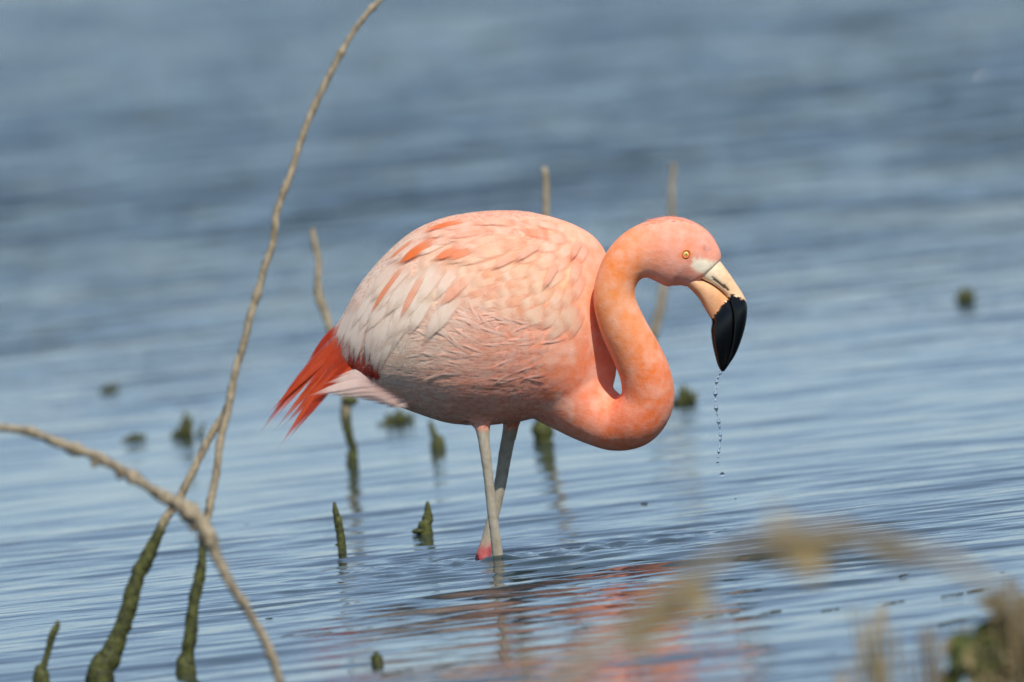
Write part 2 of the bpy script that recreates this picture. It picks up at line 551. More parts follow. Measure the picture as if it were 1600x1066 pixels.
BODY_COL = np.array([
    (540, 520, 226, 172, 165), (560, 470, 230, 206, 203), (600, 430, 234, 214, 210), (650, 400, 236, 204, 194), (700, 350, 242, 182, 160), (750, 330, 243, 178, 157), (800, 335, 244, 172, 150),
    (870, 350, 244, 165, 140), (920, 380, 244, 172, 150), (620, 500, 230, 220, 216), (680, 440, 238, 228, 220), (650, 560, 230, 212, 204), (600, 590, 228, 206, 200), (740, 400, 245, 188, 162),
    (800, 400, 247, 192, 162), (860, 430, 247, 190, 156), (900, 480, 246, 176, 144), (760, 480, 240, 194, 182), (800, 520, 243, 172, 150), (860, 540, 242, 156, 128), (920, 560, 242, 142, 102), (900, 600, 240, 136, 98), (565, 572, 150, 28, 8), (585, 588, 140, 26, 10), (548, 556, 165, 34, 12),
    (700, 520, 232, 202, 194), (700, 600, 230, 182, 168), (650, 630, 226, 188, 176), (760, 600, 234, 164, 146), (820, 600, 237, 148, 124), (880, 620, 238, 128, 92), (760, 650, 226, 150, 130), (830, 645, 232, 132, 106),
    (590, 540, 230, 214, 208), (560, 600, 228, 196, 190)], float)
BC_P, BC_V = BODY_COL[:, :2], np.clip(np.array([srgb(*r) for r in BODY_COL[:, 2:]]) * (1.05, .97, .80), 0, 1)
NK_U = np.array([0, .18, .30, .40, .52, .60, .68, .76, .82, .90, 1.0])
NK_V = np.array([srgb(*c) for c in [(240, 140, 102), (240, 126, 80), (240, 110, 48), (242, 120, 58), (246, 146, 86), (246, 146, 76), (245, 136, 64), (243, 144, 92), (241, 154, 124), (241, 152, 124), (242, 160, 130)]])

def neck_info(p):
    d = np.linalg.norm(p[:, None, :] - NP[None], axis=2) / NR[None]
    i = d.argmin(1)
    u = i / (len(NP) - 1)
    dist = d[np.arange(len(p)), i]
    w = (1 - smooth(1.12, 1.45, dist)) * smooth(.13, .27, u)
    return w, u, i
def leg_info(p):
    d = np.linalg.norm(p[:, None, :] - LP[None], axis=2) / LR[None]
    i = d.argmin(1)
    return (1 - smooth(1.3, 1.7, d[np.arange(len(p)), i])) * (1 - smooth(.192, .206, p[:, 2])), i
def pxy(p):
    return np.stack([p[:, 0] / S + 800, 868 - p[:, 2] / S], 1)
def colour_at(p):
    q = pxy(p)
    c = idw(BC_P, BC_V, q, 3.2)
    w, u, i = neck_info(p)
    nc = np.stack([np.interp(u, NK_U, NK_V[:, k]) for k in range(3)], 1)
    m1 = smooth(.05, .6, N1(p, 38.0))[:, None] * smooth(.2, .3, u)[:, None] * (1 - smooth(.74, .8, u))[:, None]
    nc = nc * (1 - .2 * m1) + .2 * m1 * srgb(248, 196, 168)
    c = c * (1 - w[:, None]) + nc * w[:, None]
    mt = smooth(.0, .7, N2(p, 55.0))[:, None] * (1 - w[:, None])
    c = c * (1 - .30 * mt) + .30 * mt * srgb(250, 214, 190)
    # bare pale skin between eye and bill, orange ring of skin round the eye
    head = w * smooth(.84, .88, u)
    def seg_d(a, b):
        a, b = np.array(a, float), np.array(b, float)
        t = np.clip(((q - a) @ (b - a)) / ((b - a) @ (b - a)), 0, 1)
        return np.linalg.norm(q - a - t[:, None] * (b - a), axis=1)
    wob = 4 * N3(p, 160.0)
    k = (head * (1 - smooth(7, 15, seg_d((1089, 410), (1126, 424)) + wob)))[:, None]
    c = c * (1 - k) + k * srgb(255, 240, 212)
    k = (head * (1 - smooth(9, 22, np.linalg.norm((q - (1066, 389)) * (1, 1.1), axis=1) + wob)) * .65)[:, None]
    c = c * (1 - k) + k * srgb(240, 132, 66)
    k = (head * (1 - smooth(2, 7, np.linalg.norm(q - (1101, 383), axis=1) + wob * 1.6)) * .35)[:, None]
    c = c * (1 - k) + k * srgb(150, 88, 76)
    return c
bcol = np.zeros((nv, 3))
for s in range(0, nv, 20000):
    p = bco[s:s + 20000]
    c = colour_at(p)
    w, i = leg_info(p)
    lc = srgb(150, 142, 122)[None] * (1 + .16 * N1(p * (1, 1, .3), 260.0))[:, None]
    far_leg = (LI[i] == 1)
    red = (far_leg * (1 - smooth(.004, .026, p[:, 2] + .010 * N2(p, 160.0))))[:, None]
    red = np.maximum(red, (1 - smooth(-.012, -.002, p[:, 2]))[:, None] * .6)
    lc = lc * (1 - red) + red * srgb(176, 52, 58)
    bcol[s:s + 20000] = c * (1 - w[:, None]) + lc * w[:, None]
a = bme.color_attributes.new('Col', 'FLOAT_COLOR', 'POINT')
a.data.foreach_set('color', np.concatenate([bcol, np.ones((nv, 1))], 1).astype(np.float32).ravel())
bme.polygons.foreach_set('use_smooth', [True] * len(bme.polygons))
bme.materials.clear()
body = link('body', bme, bird, M_BODY)

# ------------------------------------------------------------------ plumage
bme.calc_loop_triangles()
ntri = len(bme.loop_triangles)
tri = np.empty(ntri * 3, np.int32); bme.loop_triangles.foreach_get('vertices', tri); tri = tri.reshape(-1, 3)
vn = np.empty(nv * 3, np.float32); bme.vertices.foreach_get('normal', vn); vn = vn.reshape(-1, 3).astype(float)
tv = bco[tri]
area = np.linalg.norm(np.cross(tv[:, 1] - tv[:, 0], tv[:, 2] - tv[:, 0]), axis=1) / 2
bvh = BVHTree.FromPolygons([tuple(v) for v in bco], [tuple(map(int, t)) for t in tri])

FLOW = np.array([
    (930, 400, -.5, .7), (930, 450, -.5, .7), (900, 520, -.8, .45), (900, 620, -1, -.15), (950, 560, -.6, .5), (850, 340, -1, .15), (850, 400, -.8, .5), (800, 330, -1, .1), (750, 330, -1, .14), (700, 345, -1, .38),
    (650, 365, -.8, .6), (600, 400, -.62, .8), (560, 460, -.45, .9), (535, 520, -.4, .9), (750, 400, -.85, .45), (700, 420, -.68, .7), (650, 450, -.48, .87), (600, 500, -.28, .95), (640, 530, -.3, .93), (800, 450, -.9, .35),
    (720, 470, -.9, -.25), (695, 500, -.95, -.25), (650, 562, -1, -.05), (760, 520, -.97, -.1), (820, 540, -1, .08), (750, 600, -1, .0), (650, 610, -.95, .22), (820, 630, -1, -.1), (700, 650, -1, .0), (600, 605, -.85, .5), (880, 640, -1, -.3)], float)
FL_P, FL_V = FLOW[:, :2], FLOW[:, 2:] / np.linalg.norm(FLOW[:, 2:], axis=1)[:, None]
NT = np.gradient(NP, axis=0); NT /= np.linalg.norm(NT, axis=1)[:, None]
def flow_at(p):
    v = idw(FL_P, FL_V, pxy(p), 3.2)
    d = np.stack([v[:, 0], np.zeros(len(p)), -v[:, 1]], 1)
    w, u, i = neck_info(p)
    d = d * (1 - w[:, None]) - NT[i] * w[:, None]
    return d / (np.linalg.norm(d, axis=1)[:, None] + 1e-9)

def trace(p0, n0, d0, L, W, rows, lift0, lift1, cols, shape='round', curl=0.0, cup=.22, bend=0.0, hug=1.0, follow=.6, seed=0.0):
    """one feather laid along the body's surface from its root p0: returns verts, faces, colours, uv"""
    p, n = Vector(p0), Vector(n0)
    d = Vector(d0)
    V, C, U, F = [], [], [], []
    st = L / (rows - 1)
    for i in range(rows):
        t = i / (rows - 1)
        d = (d - n * d.dot(n) * hug).normalized()
        if bend:
            b_ = d.cross(n)
            d = (d + b_ * bend * st).normalized()
        if shape == 'round':
            w = W * (max(0.0, math.sin(math.pi * min(1, (.10 + .90 * t) ** .8))) ** .55) * (1 if t < .99 else .25)
        elif shape == 'long':
            w = W * (.45 + .55 * smooth(0, .25, t)) * (1 - smooth(.55, 1.0, t) * .93)
        else:  # wisp
            w = W * (.5 + .5 * smooth(0, .3, t)) * (1 - .92 * smooth(.35, 1.0, t))
        b = d.cross(n).normalized()
        lift = lift0 + (lift1 - lift0) * t + curl * t * t
        c = p + n * lift
        V += [c - b * w - n * w * cup, c, c + b * w - n * w * cup]
        cc = cols(t)
        C += [cc, cc, cc]
        U += [(t, -1 + seed, seed), (t, seed, seed), (t, 1 + seed, seed)]
        p = p + d * st
        if hug > 0:
            q, nn, _, dist = bvh.find_nearest(p)
            if q is not None:
                sd = (p - q).dot(nn)
                if sd < 0 or follow >= 1:
                    p = q
                else:
                    p = p.lerp(q, follow)
                n = (n * .5 + nn * .5).normalized()
    for i in range(rows - 1):
        o = i * 3
        F += [(o, o + 1, o + 4, o + 3), (o + 1, o + 2, o + 5, o + 4)]
    return V, F, C, U

# --- short contour feathers over the whole bird: nobody could count them
NS = 5200
dens = area.copy()
cen = tv.mean(1)
nw = np.zeros(ntri); nu = np.zeros(ntri); lw = np.zeros(ntri)
for s in range(0, ntri, 20000):
    nw[s:s + 20000], nu[s:s + 20000], _ = neck_info(cen[s:s + 20000])
    lw[s:s + 20000], _ = leg_info(cen[s:s + 20000])
dens *= (1 - smooth(.05, .4, lw)) * (cen[:, 2] > .199)
dens *= (1 - nw * smooth(.26, .38, nu)) * (1 - smooth(.02, .08, cen[:, 0]))
pick = rng.choice(ntri, NS, p=dens / dens.sum())
r1, r2 = np.sqrt(rng.random(NS)), rng.random(NS)
sp = tv[pick, 0] * (1 - r1)[:, None] + tv[pick, 1] * (r1 * (1 - r2))[:, None] + tv[pick, 2] * (r1 * r2)[:, None]
sn = vn[tri[pick]].mean(1); sn /= np.linalg.norm(sn, axis=1)[:, None]
sc = np.concatenate([colour_at(sp[s:s + 10000]) for s in range(0, NS, 10000)])
sd = np.concatenate([flow_at(sp[s:s + 10000]) for s in range(0, NS, 10000)])
swn = np.concatenate([np.stack(neck_info(sp[s:s + 10000])[:2], 1) for s in range(0, NS, 10000)])
sq = pxy(sp)
# bare skin near the bill and the eye stays bare
bare = (swn[:, 0] > .5) & ((np.linalg.norm(sq - (1070, 393), axis=1) < 13) | ((sq[:, 0] > 1078) & (sq[:, 1] > 397) & (sq[:, 1] < 432)) | ((sq[:, 0] > 1110) & (sq[:, 1] > 392)))
WINGZ = [(520, 560), (560, 440), (640, 362), (720, 336), (800, 328), (880, 345), (930, 380), (930, 460), (880, 500), (800, 470), (740, 455), (690, 490), (640, 520), (600, 560), (590, 600), (545, 600)]
def inside(poly, x, y):
    c = False
    j = len(poly) - 1
    for i in range(len(poly)):
        xi, yi = poly[i]; xj, yj = poly[j]
        if (yi > y) != (yj > y) and x < (xj - xi) * (y - yi) / (yj - yi) + xi:
            c = not c
        j = i
    return c
FR = Geo()
for i in range(NS):
    if bare[i]:
        continue
    w, u = swn[i]
    x, y = sq[i]
    jc = 1.10 + rng.normal(0, .035)
    c0 = np.clip(sc[i] * jc, 0, 1)
    pale = srgb(250, 222, 204)
    if w > .5 and u >= .78:          # head: velvet
        L, W, l1, rows, pk = .009, .0018, .0007, 3, .05
        c0 = np.clip(sc[i] * (1 + rng.normal(0, .02)), 0, 1)
    elif w > .45:                    # neck
        L, W, l1, rows, pk = .016, .0028, .0008, 4, .06
        c0 = np.clip(sc[i] * (1 + rng.normal(0, .025)), 0, 1)
    elif x > 800 or y < 440:         # breast and back
        L, W, l1, rows, pk = rng.uniform(.022, .034), rng.uniform(.007, .010), .0014, 5, .22
    else:                            # flank and belly: finer, looser
        L, W, l1, rows, pk = rng.uniform(.034, .056), rng.uniform(.0040, .0064), .0015, 5, .20
    d = Vector(sd[i]) + Vector(rng.normal(0, .13, 3))
    pc = c0 * (1 - pk) + pale * pk
    FR.add(*trace(sp[i] - sn[i] * .0008, sn[i], d, L, W, rows, .0002, l1, lambda t: c0 * (1 - t) + pc * t, 'round' if L > .015 and x > 700 else 'wisp', follow=1.0, seed=rng.uniform(0, 50)))
o = link('plumage', FR.mesh('plumage'), bird, M_FEATHER)
tag(o, kind='stuff')

# --- short fuzz standing off the crown, nape and neck
FZ = Geo()
crown = area * (nw > .5) * (nu > .80) * (vn[tri].mean(1)[:, 2] > .75)
pick = rng.choice(ntri, 220, p=crown / crown.sum())
fp = tv[pick].mean(1)
fn = vn[tri[pick]].mean(1); fd = flow_at(fp); fc = colour_at(fp)
fq = pxy(fp)
for i in range(len(fp)):
    if fq[i][0] > 1072 and fq[i][1] > 384 or np.linalg.norm(fq[i] - (1070, 393)) < 12:
        continue
    d = fd[i] * .9 + fn[i] * rng.uniform(.12, .38) + rng.normal(0, .12, 3)
    d /= np.linalg.norm(d)
    L = rng.uniform(.005, .009) * (1.3 if fq[i][1] < 350 else 1)
    b = np.cross(d, fn[i]); b /= np.linalg.norm(b) + 1e-9
    a_ = fp[i] - fn[i] * .0006
    c = np.clip(fc[i] * (1 + rng.normal(.04, .05)), 0, 1)
    FZ.add([a_ - b * .0007, a_ + b * .0007, a_ + d * L], [(0, 1, 2)], [c, c, c], [(.5, 0, 0)] * 3)
tag(link('fuzz', FZ.mesh('fuzz'), bird, M_FEATHER), kind='stuff')

# --- loose wispy flank feathers that stand off over the wing's lower edge
def surf(px, py, side):
    h = bvh.ray_cast(Vector((*B(px, py)[:1], side * 1.0, B(px, py)[2])), Vector((0, -side, 0)))
    return h[0], h[1]
for side in (-1, 1):
    WS = Geo()
    edge = catmull([(815, 478), (785, 464), (752, 458), (715, 482), (682, 508), (660, 528)], 12)
    for k in range(64):
        e = edge[int(rng.integers(0, len(edge)))] if k < 50 else None
        if e is not None:
            t_ = rng.random() ** 1.5
            x, y = e[0] + rng.uniform(12, 42) + t_ * 40, e[1] + rng.uniform(8, 30) + t_ * 34
            L, W, l1, cu = rng.uniform(.042, .070), rng.uniform(.0036, .0066), .0022, rng.uniform(.000, .0022)
        else:
            x, y = rng.uniform(720, 860), rng.uniform(520, 600)
            L, W, l1, cu = rng.uniform(.034, .060), rng.uniform(.0035, .0060), .0020, rng.uniform(0, .0010)
        if x > 895:
            continue
        q, n = surf(x, y, side)
        if q is None:
            continue
        p = np.array([q])
        c0 = colour_at(p)[0] * (1 + rng.normal(0, .03))
        tip = c0 * .55 + srgb(252, 236, 220) * .5
        d = flow_at(p)[0] + rng.normal(0, .10, 3)
        if e is not None and y < 560:
            d = d + np.array([0, 0, .45])
        WS.add(*trace(q, n, d, L, W, 7, .001, l1, lambda t: np.clip(c0 * (1 - t) + tip * t, 0, 1), 'wisp', curl=cu, bend=rng.normal(0, 5), cup=.4, follow=.85, seed=rng.uniform(0, 50)))
    tag(link('flank_feathers', WS.mesh('flank_feathers'), bird, M_FEATHER), kind='stuff')

# --- folded wings: every large feather is a piece of its own
ORANGE = srgb(244, 124, 58)
for side in (-1, 1):
    wing = link('wing', None, bird)
    nf = 0
    def put(px, py, L, W, c_root, c_tip, lift=(.0015, .006), d=None, shape='round', bend=0., follow=.9, rows=9, curl=0., c_mid=None, mat=None):
        if px > 915:
            return
        q, n = surf(px, py, side)
        if q is None:
            return
        c_root = .3 * c_root + .7 * idw(BC_P, BC_V, np.array([[px, py]]), 3.2)[0]
        dd = flow_at(np.array([q]))[0] if d is None else np.array([d[0], 0, -d[1]], float)
        def cf(t):
            if c_mid is None:
                return np.clip(c_root * (1 - t) + c_tip * t, 0, 1)
            return np.clip(c_root * (1 - t / .5) + c_mid * t / .5 if t < .5 else c_mid * (1 - (t - .5) / .5) + c_tip * (t - .5) / .5, 0, 1)
        V, F, C, U = trace(q - n * .001, n, dd, L, W, rows, lift[0], lift[1], cf, shape, curl=curl, bend=bend * side, follow=follow, cup=.16, seed=rng.uniform(0, 50))
        link('feather', mesh('feather', V, F, C, U), wing, mat or M_FEATHER)
    W0, PK, CR = srgb(244, 226, 208), srgb(244, 190, 162), srgb(250, 216, 184)
    # long white tertials draped down towards the tail
    for k in range(26):
        f = k / 25
        x = 556 + 122 * f + rng.normal(0, 4)
        y = 470 + 16 * math.sin(f * 3.1) - 14 * f + rng.normal(0, 8)
        L = np.interp(f, [0, .3, .5, 1], [.088, .092, .104, .098]) + rng.normal(0, .012)
        c = W0 * (1 - .25 * rng.random()) + PK * .0
        c = W0 if rng.random() < .65 else W0 * .5 + PK * .5
        put(x, y, L, rng.uniform(.010, .0135), c, W0 * .97, (.0015, .0046), shape='long', rows=11, bend=rng.normal(0, 1.0), follow=.75)
    # a second, shorter layer over them
    for k in range(30):
        x, y = rng.uniform(585, 725), rng.uniform(395, 455)
        if y < 395 + (640 - x) * .5:
            continue
        c = W0 if rng.random() < .55 else (PK * .5 + W0 * .5)
        put(x, y, rng.uniform(.075, .105), rng.uniform(.011, .0145), c, W0, (.003, .0058), d=(rng.uniform(-.62, -.42), .84), shape='long', rows=10, bend=rng.normal(0, 1.5), follow=.8)
    # scapulars along the back, white and pink
    for k in range(34):
        f = rng.random()
        x = 625 + 200 * f
        y = np.interp(x, [600, 625, 660, 700, 750, 830], [420, 382, 362, 349, 341, 343]) + rng.uniform(0, 46)
        c = [PK, W0 * .6 + PK * .4, CR][int(rng.integers(0, 3))]
        if x > 715:
            c = idw(BC_P, BC_V, np.array([[x, y]]), 3.2)[0] * .7 + c * .3
            W1 = c * .7 + CR * .3
        else:
            W1 = W0
        put(x, y, rng.uniform(.060, .095), rng.uniform(.010, .0145), c, c * .5 + W1 * .5, (.0035, .0066), shape='long', bend=rng.normal(0, 1.5))
    # rounded coverts, salmon with cream edges
    gx = 0
    for yy in np.arange(352, 520, 13):
        gx += 1
        for xx in np.arange(700, 945, 21):
            x, y = xx + (gx % 2) * 10 + rng.normal(0, 4), yy + rng.normal(0, 3)
            if not inside([(690, 352), (800, 338), (880, 352), (925, 385), (928, 470), (905, 505), (850, 488), (790, 462), (740, 448), (700, 425)], x, y):
                continue
            c0 = idw(BC_P, BC_V, np.array([[x, y]]), 3.2)[0]
            kind = rng.random()
            if kind < .22:
                cr, ct = c0 * .5 + srgb(240, 146, 96) * .5, c0 * .65 + srgb(240, 150, 104) * .35
            elif kind < .7:
                cr, ct = c0, c0 * .35 + CR * .65
            else:
                cr, ct = c0 * .6 + CR * .4, CR
            put(x, y, rng.uniform(.046, .064), rng.uniform(.013, .0185), cr, ct, (.0014, .0036), shape='round', rows=8)
    # the orange feathers that show between the white ones
    for (x, y, L, W, g, dd) in [(694, 341, .050, .0055, .95, (-1, .42)), (735, 346, .062, .0065, .95, (-1, .24)), (686, 372, .062, .0085, 1.0, (-.78, .62)), (722, 385, .040, .006, .75, (-.85, .5)), (741, 388, .038, .007, .6, (-.9, .42)),
                              (640, 408, .085, .0042, .62, (-.55, .83)), (668, 420, .072, .0050, .5, (-.4, .9)), (655, 372, .05, .0035, .6, (-.75, .65)), (735, 428, .055, .0075, .40, (-.68, .72)), (760, 362, .05, .005, .45, (-1, .25)),
                              (905, 372, .045, .0055, .4, (-.6, .8)), (845, 378, .05, .006, .3, (-.7, .7)), (815, 392, .05, .006, .3, (-.8, .6)), (870, 405, .05, .006, .3, (-.6, .8))]:
        cm = ORANGE * g + PK * (1 - g)
        put(x, y, L * 1.3, W * 1.45, PK * .4 + cm * .6, cm, (.0058, .0078), d=dd, shape='long', c_mid=cm, rows=10, follow=1.0, mat=M_RED if g > .55 else M_FEATHER)
    for k in range(12):          # red flight feathers showing under the white tips
        f = k / 11
        put(548 + 46 * f, 540 + 14 * f + rng.normal(0, 3), .050 + rng.normal(0, .004), .0085, srgb(188, 44, 14), srgb(170, 34, 10), (.0005, .002), d=(-.35, .9), shape='long', c_mid=srgb(206, 58, 22), mat=M_RED, rows=8)

# --- tail: red flight feathers and pale under-tail coverts, each a piece of its own
tail = link('tail', None, bird)
RED, RED2 = srgb(186, 46, 16), srgb(232, 92, 40)
def free_feather(p0, p1, W, c0, c1, sag=.0, y0=0., y1=0., rows=11, roll=.5, parent=None, mat=None):
    a, b = B(*p0, y0), B(*p1, y1)
    b = b + .12 * (b - a)
    L = np.linalg.norm(b - a)
    V, C, U, F = [], [], [], []
    up = np.array([-.25, -roll, 1.0])
    T = (b - a) / L
    bn = np.cross(T, np.array([0, -1.0, .25]))
    bn /= np.linalg.norm(bn)
    nn = np.cross(bn, T)
    sd_ = rng.uniform(0, 50)
    for i in range(rows):
        t = i / (rows - 1)
        c = a + (b - a) * t + np.array([0, 0, 1.0]) * sag * math.sin(math.pi * t)
        w = 1.0 * W * (.6 + .4 * smooth(0, .2, t)) * (1 - .95 * smooth(.45, 1, t))
        cc = np.clip(c0 * (1 - t) + c1 * t, 0, 1)
        V += [c - bn * w - nn * w * .2, c, c + bn * w - nn * w * .2]
        C += [cc] * 3
        U += [(t, -1 + sd_, sd_), (t, sd_, sd_), (t, 1 + sd_, sd_)]
    for i in range(rows - 1):
        o = i * 3
        F += [(o, o + 1, o + 4, o + 3), (o + 1, o + 2, o + 5, o + 4)]
    link('feather', mesh('feather', V, F, C, U), parent, mat)
tips = [((540, 512), (414, 668), .008), ((545, 522), (436, 648), .008), ((548, 530), (426, 640), .006), ((552, 538), (437, 664), .008), ((556, 545), (444, 688), .009), ((560, 552), (456, 680), .009), ((562, 556), (450, 660), .009),
        ((548, 516), (462, 606), .009), ((552, 530), (474, 616), .010), ((560, 545), (470, 640), .010), ((566, 556), (484, 634), .010), ((572, 560), (497, 622), .010), ((536, 506), (478, 574), .006),
        ((590, 556), (548, 604), .011), ((600, 556), (565, 606), .011), ((612, 560), (580, 608), .011), ((556, 540), (520, 600), .012), ((570, 548), (532, 604), .012)]
for i, (a_, b_, w_) in enumerate(tips):
    for s_ in (-1, 1):
        if s_ == 1 and i % 2:
            continue
        g = rng.random()
        c = RED * (1 - g) + RED2 * g
        yr = s_ * np.interp(a_[0], [530, 545, 560, 612], [.020, .032, .046, .070])
        free_feather(a_, (b_[0] + (0 if s_ < 0 else 7), b_[1] - (0 if s_ < 0 else 6)), w_, c * .9, c * (.65 + .45 * rng.random()), sag=.006 + .004 * rng.random(), y0=yr, y1=yr * .45 - .004 * (i % 3), parent=tail, mat=M_RED)
for (a_, b_, w_) in [((600, 590), (478, 618), .013), ((606, 600), (490, 618), .014), ((610, 606), (505, 620), .015), ((618, 612), (528, 622), .015), ((622, 618), (550, 626), .015), ((630, 622), (572, 632), .015), ((600, 584), (500, 600), .012), ((596, 580), (516, 590), .011),
                     ((640, 626), (590, 638), .014), ((612, 598), (534, 606), .014)]:
    b_ = (b_[0] + 14, b_[1] - 3); w_ *= .8
    for s_ in (-1, 1):
        c = srgb(230, 208, 196) * (1 - .15 * rng.random())
        free_feather(a_, b_, w_, c * .6 + srgb(228, 150, 140) * .4, c, sag=.005, y0=s_ * .066, y1=s_ * .044, parent=tail, mat=M_FEATHER)

# ------------------------------------------------------------------ bill, eyes
BST = [  # front edge, mouth, back edge, half width
    (1103, 390, 1072, 422, 1068, 440, 21), (1120, 403, 1090, 432, 1089, 461, 23.5), (1133, 419, 1108, 440, 1100, 479, 21), (1145, 436, 1124, 451, 1107, 490, 17.5), (1156, 454, 1136, 464, 1112, 498, 16), (1163, 475, 1142, 480, 1113, 510, 19.5),
    (1162, 500, 1144, 503, 1115, 529, 20), (1156, 526, 1142, 530, 1118, 547, 17), (1147, 550, 1137, 553, 1121, 563, 12.5), (1137, 567, 1132, 569, 1124, 573, 8), (1130, 577, 1128, 577.5, 1126, 577, 2)]
bs = catmull(BST, 9)
BY = -.066
def seg_dist(q, a, b):
    a, b = np.array(a, float), np.array(b, float)
    t = np.clip(np.dot(q - a, b - a) / np.dot(b - a, b - a), 0, 1)
    return np.linalg.norm(q - a - t * (b - a))
def mandible(upper):
    seg = 44
    V, F, C = [], [], []
    for si, (fx, fy, mx, my, bx_, by_, hw) in enumerate(bs):
        a = np.array([fx, fy]) if upper else np.array([mx, my])
        b = np.array([mx, my]) if upper else np.array([bx_, by_])
        c = (a + b) / 2
        e = (a - b) / 2 * (1.04 + .22 * smooth(30, 45, si))
        w = hw * (.92 if upper else 1.0)
        for k in range(seg):
            th = 2 * math.pi * k / seg
            ct, st_ = math.cos(th), math.sin(th)
            q = c + e * math.copysign(abs(ct) ** .88, ct)
            yy = w * math.copysign(abs(st_) ** .88, st_)
            f = (ct + 1) / 2                       # 1 at the front edge
            if upper:
                yy *= (1 - .30 * f)
            else:
                yy *= (.62 + .38 * f)
            jag = 3.2 * float(N1(np.array([q[0] * S, yy * S, q[1] * S]), 420.0)) + 2.0 * float(N2(np.array([q[0] * S, yy * S, q[1] * S]), 900.0))
            line = np.interp(q[0], [1100, 1112, 1125, 1142, 1159, 1165], [500, 494, 474, 457, 463, 470])
            blk = smooth(-1.5, 1.5, q[1] - line + jag)
            base = srgb(246, 204, 160) if upper else srgb(242, 168, 110)
            kk = 1 - smooth(1102, 1138, q[0])
            base = base * (1 - kk) + kk * (srgb(252, 236, 206) if upper else srgb(244, 186, 140))
            if not upper and f < .35:
                base = base * .7 + srgb(240, 140, 80) * .3
            dm = seg_dist(q, (1112, 430), (1135, 449))
            if upper and dm < 2.2:
                base = base * .12
                yy *= .93
            if (upper and ct < -.88) or (not upper and ct > .90):
                base = base * .22                  # the dark line where the mandibles meet
            cc = base * (1 - blk) + np.array([.0022, .0021, .0022]) * blk
            yy *= 1 + .10 * blk                    # black part widened: an added raised edge whose rim catches a highlight
            p = B(q[0], q[1], BY + yy * S)
            V.append(p)
            C.append((*cc, 1 - blk))
    n = len(bs)
    for i in range(n - 1):
        for k in range(seg):
            k2 = (k + 1) % seg
            F.append((i * seg + k, i * seg + k2, (i + 1) * seg + k2, (i + 1) * seg + k))
    F.append(tuple(range(seg))); F.append(tuple((n - 1) * seg + k for k in range(seg - 1, -1, -1)))
    return mesh('mandible', V, F, C)
bill = link('bill', None, bird)
link('upper_mandible', mandible(True), bill, M_BILL)
link('lower_mandible', mandible(False), bill, M_BILL)
def ball(c, r, axis_, squash=1.0, cap=1.0, seg=20, rings=10):
    """a dome round the given axis"""
    ax_ = Vector(axis_).normalized()
    u = ax_.orthogonal().normalized()
    v = ax_.cross(u)
    V, F = [Vector(c) + ax_ * r * squash], []
    for i in range(1, rings + 1):
        ph = math.pi * cap * i / rings
        for k in range(seg):
            th = 2 * math.pi * k / seg
            V.append(Vector(c) + ax_ * r * squash * math.cos(ph) + (u * math.cos(th) + v * math.sin(th)) * r * math.sin(ph))
    for k in range(seg):
        F.append((0, 1 + k, 1 + (k + 1) % seg))
    for i in range(rings - 1):
        for k in range(seg):
            a_ = 1 + i * seg + k; b_ = 1 + i * seg + (k + 1) % seg
            F.append((a_, a_ + seg, b_ + seg, b_))
    return V, F
for side in (-1, 1):
    q, n = surf(1070, 393, side)
    n = (n + Vector((0.1, side * 1.2, 0))).normalized()
    eye = link('eye', mesh('eye', *ball(q - n * .0036, .0052, n)), bird, M_IRIS)
    link('pupil', mesh('pupil', *ball(q + n * .0010, .0012, n, .95, .5)), eye, M_PUPIL)
    u = n.orthogonal().normalized(); v = n.cross(u)
    ring = [q + n * .0006 + (u * math.cos(t_) * 1.12 + v * math.sin(t_)) * .0056 for t_ in np.linspace(0, 2 * math.pi, 25)]
    link('eyelid', mesh('eyelid', *sweep(ring, [.0008] * 25, None, 8)), eye, M_RIM)

# ------------------------------------------------------------------ water falling from the bill
def blob(c, r, stretch=1.0, seed=0., seg=14, rings=8, wob=.1):
    V, F = ball((0, 0, 0), 1.0, (0, 0, 1), 1.0, 1.0, seg, rings)
    out = []
    for p in V:
        q = np.array(p)
        k = r * (1 + wob * float(N1(q + seed, 1.7)))
        out.append(np.array(c) + q * np.array([k, k, k * stretch]))
    return out, F
path = catmull([(1127, 575), (1120, 586), (1117, 602), (1116.5, 622), (1119, 644), (1123, 664), (1124, 684), (1121.5, 703), (1121, 712)], 14)
PP = np.stack([BW(x, y, BY) for x, y in path])
tt = np.linspace(0, 1, len(PP))
rad = .0016 + .0011 * np.sin(tt * 46) * smooth(.05, .3, tt) + .0006 * np.sin(tt * 101 + 1)
rad = np.clip(rad * (1 - .35 * tt) * 1.3, .0007, .0045)
tag(link('water_trickle', mesh('water_trickle', *sweep(PP, rad, None, 12)), None, M_DROP), 'thin broken trickle of clear water hanging from the black bill tip', 'water')
for (x, y, r, lab) in [(1127, 739, .0042, 'large round water drop falling below the end of the trickle'), (1120, 721, .0026, 'small water drop just under the end of the trickle'),
                       (1148, 777, .0020, 'tiny water drop low over the lake, lowest of the falling drops')]:
    tag(link('water_drop', mesh('water_drop', *blob(BW(x, y, BY), r, 1.1, x)), None, M_DROP), lab, 'drop', 'drops falling from the bill')

